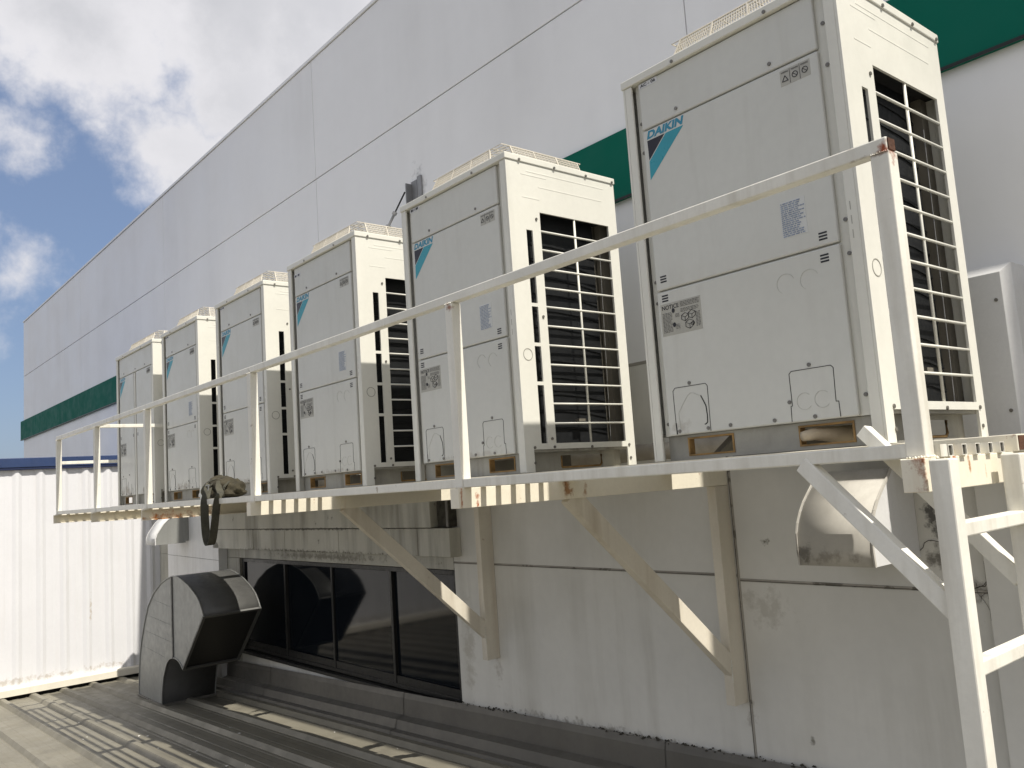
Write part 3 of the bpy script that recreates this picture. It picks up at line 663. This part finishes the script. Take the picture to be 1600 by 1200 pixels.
    for k in range(3):
        cx = .767+sx+k*.04
        if k == 0: line_front(s, [(cx-.012,1.345),(cx+.012,1.345),(cx,1.366)], .0022, yi, closed=True)
        else: line_front(s, circ(cx, 1.356, .011, 14), .0022, yi); line_front(s, [(cx-.007,1.362),(cx+.007,1.350)], .002, yi)
        text_front(s, 'WARNING', cx-.015, cx+.015, 1.376, 1.383, yi, 0, .01)
        if k: line_front(s, [(cx-.02,1.331),(cx-.02,1.387)], .0008, yi)
    s.build('print', 'ink', st)
    if not wide:
        st = MB().box(.688, .790, yf-.0002, yf+.0005, .770, .906).build('rating_label', 'rating' , u)
        s = MB()
        for k in range(17):
            z = .899-k*.0076; x = .693; e = .755+random.uniform(.0, .03)
            while x < e:
                w = random.uniform(.004, .016); s.box(x, min(x+w, .787), yi-.0003, yi+.0003, z-.0042, z); x += w+random.uniform(.002, .005)
        s.build('print', 'blueink', st)
        nx0, nx1, nz0, nz1 = .093, .297, .511, .646
    else: nx0, nx1, nz0, nz1 = .095, .30, .53, .67
    st = MB().box(nx0, nx1, yf-.0002, yf+.0005, nz0, nz1).build('notice_sticker', 'sticker', u)
    s = MB(); text_front(s, 'NOTICE', nx0+.008, nx0+.095, nz1-.026, nz1-.008, yi, 0, .012)
    cw = nx1-nx0
    for (ax, bx_, az, bz) in ((.5,.97,.80,.95),(.04,.28,.08,.70),(.5,.95,.62,.74),(.86,.97,.12,.55),(.36,.46,.5,.62),(.36,.46,.16,.3)):
        z = nz0+(nz1-nz0)*bz
        while z > nz0+(nz1-nz0)*az:
            x = nx0+cw*ax
            while x < nx0+cw*bx_-.004:
                w = random.uniform(.004, .014); s.box(x, min(x+w, nx0+cw*bx_), yi-.0003, yi+.0003, z-.0016, z); x += w+.003
            z -= .0056
    for (cx, cz) in ((.32,.74),(.32,.30)): s.prism([(nx0+cw*cx+.008*math.cos(t), nz0+(nz1-nz0)*cz+.010*math.sin(t)) for t in [k*math.pi/5 for k in range(10)]], 'y', yi-.0003, yi+.0003)
    for (cx, cz, sc) in ((.60,.46,.018),(.70,.22,.02),(.77,.5,.018),(.78,.22,.008)):
        X, Z = nx0+cw*cx, nz0+(nz1-nz0)*cz
        line_front(s, [(X-sc,Z-sc*.4),(X,Z-sc*.9),(X+sc,Z-sc*.3),(X+sc,Z+sc*.5),(X,Z+sc),(X-sc,Z+sc*.5)], .0018, yi, closed=True)
        line_front(s, [(X-sc,Z+sc*.5),(X,Z),(X+sc,Z+sc*.5)], .0016, yi); line_front(s, [(X,Z),(X,Z-sc*.9)], .0016, yi)
    s.build('print', 'ink', st)
    # louvre slots
    for (x, z) in ((.105,.737),(.828+sx,.726),(.105,.655),(.825+sx,.647)) if not wide else ((.10,.72),(.55,.72),(.70,.72)):
        s = MB()
        for k in range(3): s.box(x, x+.032, yf-.0002, yf+.001, z+k*.0112, z+k*.0112+.0062)
        s.build('vent_slot', 'ink', u)
    # knock-out covers on the lower door
    if not wide: gl = [[(.120,.104),(.118,.282),(.130,.293),(.282,.293),(.291,.283),(.289,.104)], [(.647,.104),(.649,.160),(.655,.160),(.654,.276),(.664,.285),(.818,.285),(.827,.276),(.824,.158),(.834,.158),(.835,.104)]]
    else: gl = [[(.12,.104),(.12,.285),(.28,.285),(.28,.104)], [(.36,.104),(.36,.25)], [(.47,.104),(.47,.22)]]
    for pl in gl:
        s = MB(); line_front(s, pl, .0022, yf); s.build('cover_groove', 'groove', u)
    if not wide:
        s = MB(); line_front(s, [(.255,.248),(.268,.222),(.276,.205),(.279,.165),(.277,.140),(.268,.133),(.262,.133)], .0045, yf); line_front(s, [(.122,.104),(.120,.15)], .005, yf)
        s.build('knockout_crack', 'groove', u)
        s = MB(); line_front(s, [(.142,.125),(.138,.19),(.165,.225),(.190,.255),(.205,.264),(.222,.262),(.240,.252),(.255,.248)], .0018, yf); s.build('knockout_arch', 'ring', u)
        for (cx, cz, rr, a0, a1) in ((.705,.172,.030,.8,5.6),(.775,.172,.030,.8,5.6),(.680,.605,.036,.4,4.2),(.775,.600,.036,.4,4.2)):
            s = MB(); line_front(s, circ(cx, cz, rr, 18, a0, a1), .0012, yf); s.build('knockout_ring', 'ring', u)
        hk = [(.266,1.439),(.709,1.437),(.383,.118),(.577,.116),(.205,.305),(.737,.299),(.136,.116),(.278,.116),(.645,.175),(.740,.114)]
    else: hk = [(.25,1.44),(.66,1.44),(.98,1.44),(.18,.31),(.40,.32),(.14,.116),(.30,.116),(.45,.116)]
    for (x, z) in hk:
        o = link('screw', SY, 'screw', u); o.location = (x, y0, z)
    for (x, z) in ((W-.072,1.50),(W-.072,1.345),(W-.072,.78),(W-.072,.66),(W-.072,.17),(.066,1.45),(.066,1.32),(.066,.75),(.066,.66),(.066,.15)):
        o = link('screw', SY, 'screw', u); o.location = (x, .030, z)
    for x in (.28, .72*(W/.996)):
        o = link('screw', SY, 'screw', u); o.location = (x, -.006, 1.632)
    # side details
    s = MB(); pts = [(.064+.030*math.cos(t), .596+.030*math.sin(t)) for t in [k*math.pi/12 for k in range(24)]]
    for k in range(24): s.bar((W+.0004, *pts[k]), (W+.0004, *pts[(k+1) % 24]), .002, .0035, (1,0,0))
    s.build('knockout_ring', 'base', u)
    for (y, z) in ((.187,1.323),(.187,.80),(.187,.165),(.065,.122),(.47,.118),(.76,.122),(.20,.122),(.062,.045),(.765,.05)):
        o = link('screw', SX, 'screw', u); o.location = (W, y, z)
    for y in (.09, .34, .58, .79):
        o = link('screw', SX, 'screw', u); o.location = (W+.006, y, 1.630)
    s = MB()
    for (a, b, z) in ((.14,.72,1.575),(.22,.70,1.50),(.10,.28,1.555),(.10,.22,1.43)): s.box(W-.001, W+.0009, a, b, z, z+.007)
    s.build('pressed_rib', F, u, .001)
    s = MB()
    for k in range(3): s.box(.0, .0, 0, 0, 0, 0) if False else s.box(W-.0365, W-.034, -.0006, .001, .80-k*.05, .83-k*.05)
    s.build('scuff', 'base', u)
    fg = fan_guard(W); fg.build('fan_guard', 'guard', u)
    MB().tube([((.205+W-.145)/2, .40, 1.6565), ((.205+W-.145)/2, .40, 1.668)], .29, 28).build('fan_opening', 'dark', u)
    return u
def number_tag(u, words, dz=0.):
    """small identity tag on the top left of the front"""
    st = MB().box(.081, .182, .0108, .0116, 1.594+dz, 1.594+.022+dz).build('number_tag', 'white', u)
    s = MB()
    if words: text_front(s, words, .090, .174, 1.5975+dz, 1.612+dz, .0102, 0, .03)
    else:
        for (a, b) in ((.09,.108),(.112,.118),(.13,.134),(.142,.156),(.158,.166)): s.box(a, b, .0100, .0106, 1.5975+dz, 1.6115+dz)
    s.build('print', 'ink', st)
labels = ['nearest and largest air conditioner, its number tag showing and its whole coil grille in view',
          'second air conditioner from the near end, standing before the wall bracket with the guy cable',
          'third air conditioner from the near end, its coil grille half hidden by the second one',
          'fourth air conditioner from the near end, standing behind the olive tool bag',
          'fifth air conditioner from the near end, next to the wide double-door one',
          'farthest and widest air conditioner with two narrow front doors']
base = make_unit(.9961, False, labels[0])
pos = [(0, 0, 0), (-1.8555, .04, 0), (-3.3843, .024, -.001), (-4.8153, .023, -.001), (-6.2562, .028, -.001)]
units = [base]+[copy_tree(base) for _ in range(4)]
for u, q, lb_ in zip(units, pos, labels): u.location = q; u['label'] = lb_; u.rotation_euler.z = random.uniform(-.004, .004)
u1 = make_unit(1.2843, True, labels[5]); u1.location = (-7.7669, .01, -.001)
number_tag(base, 'AC - 06')
for u, dz in zip(units[1:], (0, -.045, 0, 0)): number_tag(u, None, dz)
s = MB(); n = 14                                                     # paper-wrapped lagging poking out of the nearest base
s.tube([(.675,.02,.048),(.70,.06,.055),(.745,.12,.05),(.79,.22,.05)], [.017,.024,.030,.03], 10)
tag(s.build('wrapped_pipe', 'wrap', smooth=True), 'tan wrapped pipe end poking out under the nearest air conditioner', 'pipe')
# pipe run on the wall behind the units
s = MB(); path = [(-8.2+.25*k, 1.13+random.uniform(-.006,.006), .075+random.uniform(-.008,.008)) for k in range(37)]
s.tube(path, [.055+random.uniform(-.006,.006) for _ in path], 10)
tag(s.build('lagged_pipe', 'pipe', smooth=True), 'long lagged pipe running along the wall behind the air conditioners', 'pipe')
# sheet cover on the wall right of the nearest unit
cv = thing('wall_cover', 'white sheet metal cover box on the wall behind the nearest unit', 'cover box', (.8, 1.27, -.05))
q = MB(); F = [(-.30,-.21,0),(.226,-.21,0),(.226,-.21,.735),(-.30,-.21,.735)]; E_ = [(-.30,-.178,-.002),(.262,-.178,-.002),(.262,-.178,.772),(-.30,-.178,.772)]; B_ = [(x,-.002,z) for x, y, z in E_]
q.add(F+E_+B_, [(0,1,2,3),(1,5,6,2),(2,6,7,3),(0,4,5,1),(3,7,4,0),(5,9,10,6),(6,10,11,7),(4,8,9,5),(7,11,8,4),(8,11,10,9)]); q.build('cover', 'hoodw', cv, .0015)
for z in (.16, .62): 
    o = link('screw', SY, 'screw', cv); o.location = (.20, -.2105, z)
# wall bracket and guy cable
bk = thing('wall_bracket', 'grey steel angle bracket and guy cable high on the white wall', 'bracket', (-3.45, 1.27, 2.35))
MB().box(-.07, .02, -.016, -.002, -.05, .22).build('wall_plate', 'zinc', bk, .003); MB().box(-.07,-.058,-.075,-.0165,-.05,.20).build('angle_leg', 'zinc', bk, .002)
MB().box(.03, .085, -.02, -.002, -.10, .24).build('wall_plate', 'zinc', bk, .003)
p0 = Vector((-.085, -.07, .13)); p1 = Vector((-.50, -.40, -.78)); s = MB(); s.tube([p0, p0.lerp(p1, .5), p1], .007, 6)
s.build('guy_cable', 'cable', bk)
s = MB()
for t in (.18, .30): s.tube([p0.lerp(p1, t), p0.lerp(p1, t+.025)], .022, 8)
s.tube([p0.lerp(p1, .19), p0.lerp(p1, .31)], .011, 6); s.build('turnbuckle', 'zinc', bk)

# ------------------------------------------------------------------ canvas tool bag left on the walkway
bg_ = thing('tool_bag', 'olive canvas bag with a long strap hanging over the platform edge', 'bag', (-3.6, -.40, -.023))
bm = bmesh.new(); bmesh.ops.create_icosphere(bm, subdivisions=4, radius=1)
from mathutils import noise as NZ
for v in bm.verts:
    c = v.co.copy(); z = c.z
    k = 1+.22*NZ.noise(c*2.1+Vector((3,1,7)))+.09*NZ.noise(c*6)
    x = c.x*.200*k; y = c.y*.12*k; zz_ = (.052+.085*z*(1 if z > 0 else .6))*(k if z > 0 else 1)
    if z < -.2: x *= 1.06; y *= 1.06
    zz_ += .012*math.sin(c.x*9)*max(0, z)+(.035*math.exp(-((c.x+.35)**2)*9) if z > 0 else 0)
    v.co = (x, y, max(.001, zz_))
me = bpy.data.meshes.new('bag_body'); bm.to_mesh(me); bm.free()
link('bag_body', me, 'bag', bg_, smooth=True)
def ribbon(pts, w, side, name, mt='strap', par=bg_):
    s = MB()
    for a, b in zip(pts[:-1], pts[1:]): s.bar(a, b, w, .006, side)
    return s.build(name, mt, par)
import itertools
def arc(ps, n=8):
    ps = [Vector(p) for p in ps]; o = []
    for i in range(len(ps)-1):
        a = ps[max(i-1,0)]; b = ps[i]; c = ps[i+1]; e = ps[min(i+2,len(ps)-1)]
        for k in range(n):
            t = k/n; o.append(.5*((2*b)+(c-a)*t+(2*a-5*b+4*c-e)*t*t+(-a+3*b-3*c+e)*t**3))
    return o+[ps[-1]]
loop = arc([(-.06,-.09,.125),(.0,-.13,.085),(.055,-.165,.035),(.075,-.185,-.02),(.082,-.188,-.13),(.10,-.19,-.225),(.135,-.191,-.285),(.175,-.192,-.298),(.215,-.191,-.27),(.255,-.19,-.18),(.285,-.188,-.08),(.298,-.180,.0),(.285,-.158,.035),(.22,-.13,.05),(.14,-.11,.085),(.08,-.08,.13)], 7)
s = MB(); n = len(loop)
for i, q in enumerate(loop):
    t = i/(n-1); tw = .55-1.0*t; sd = Vector((math.sin(tw)*.9, math.cos(tw), .05)).normalized()*.027
    th = (loop[min(i+1, n-1)]-loop[max(i-1, 0)]).normalized().cross(sd).normalized()*.0022
    s.v += [tuple(q-sd-th), tuple(q+sd-th), tuple(q+sd+th), tuple(q-sd+th)]
    if i: s.f += [(4*i-4+k, 4*i-4+(k+1) % 4, 4*i+(k+1) % 4, 4*i+k) for k in range(4)]
s.build('hanging_strap', 'strap', bg_)
for pts in ([(-.20,-.08,.02),(-.13,-.125,.07),(-.05,-.10,.13),(.02,-.03,.15)], [(-.03,-.13,.03),(.0,-.125,.09),(.02,-.06,.14)], [(.16,-.09,.02),(.17,-.085,.08),(.13,-.03,.12)]):
    pts = arc(pts, 5); s = MB()
    for a, b in zip(pts[:-1], pts[1:]): s.bar(a, b, .022, .006, (1, .2, 0))
    s.build('strap', 'strap', bg_)
s = MB(); bxs = [Vector(p) for p in ((-.03,-.142,.055),(.025,-.142,.06),(.03,-.135,.105),(-.025,-.135,.10))]
for k in range(4): s.tube([bxs[k], bxs[(k+1) % 4]], .004, 6)
s.build('buckle', 'rod', bg_)
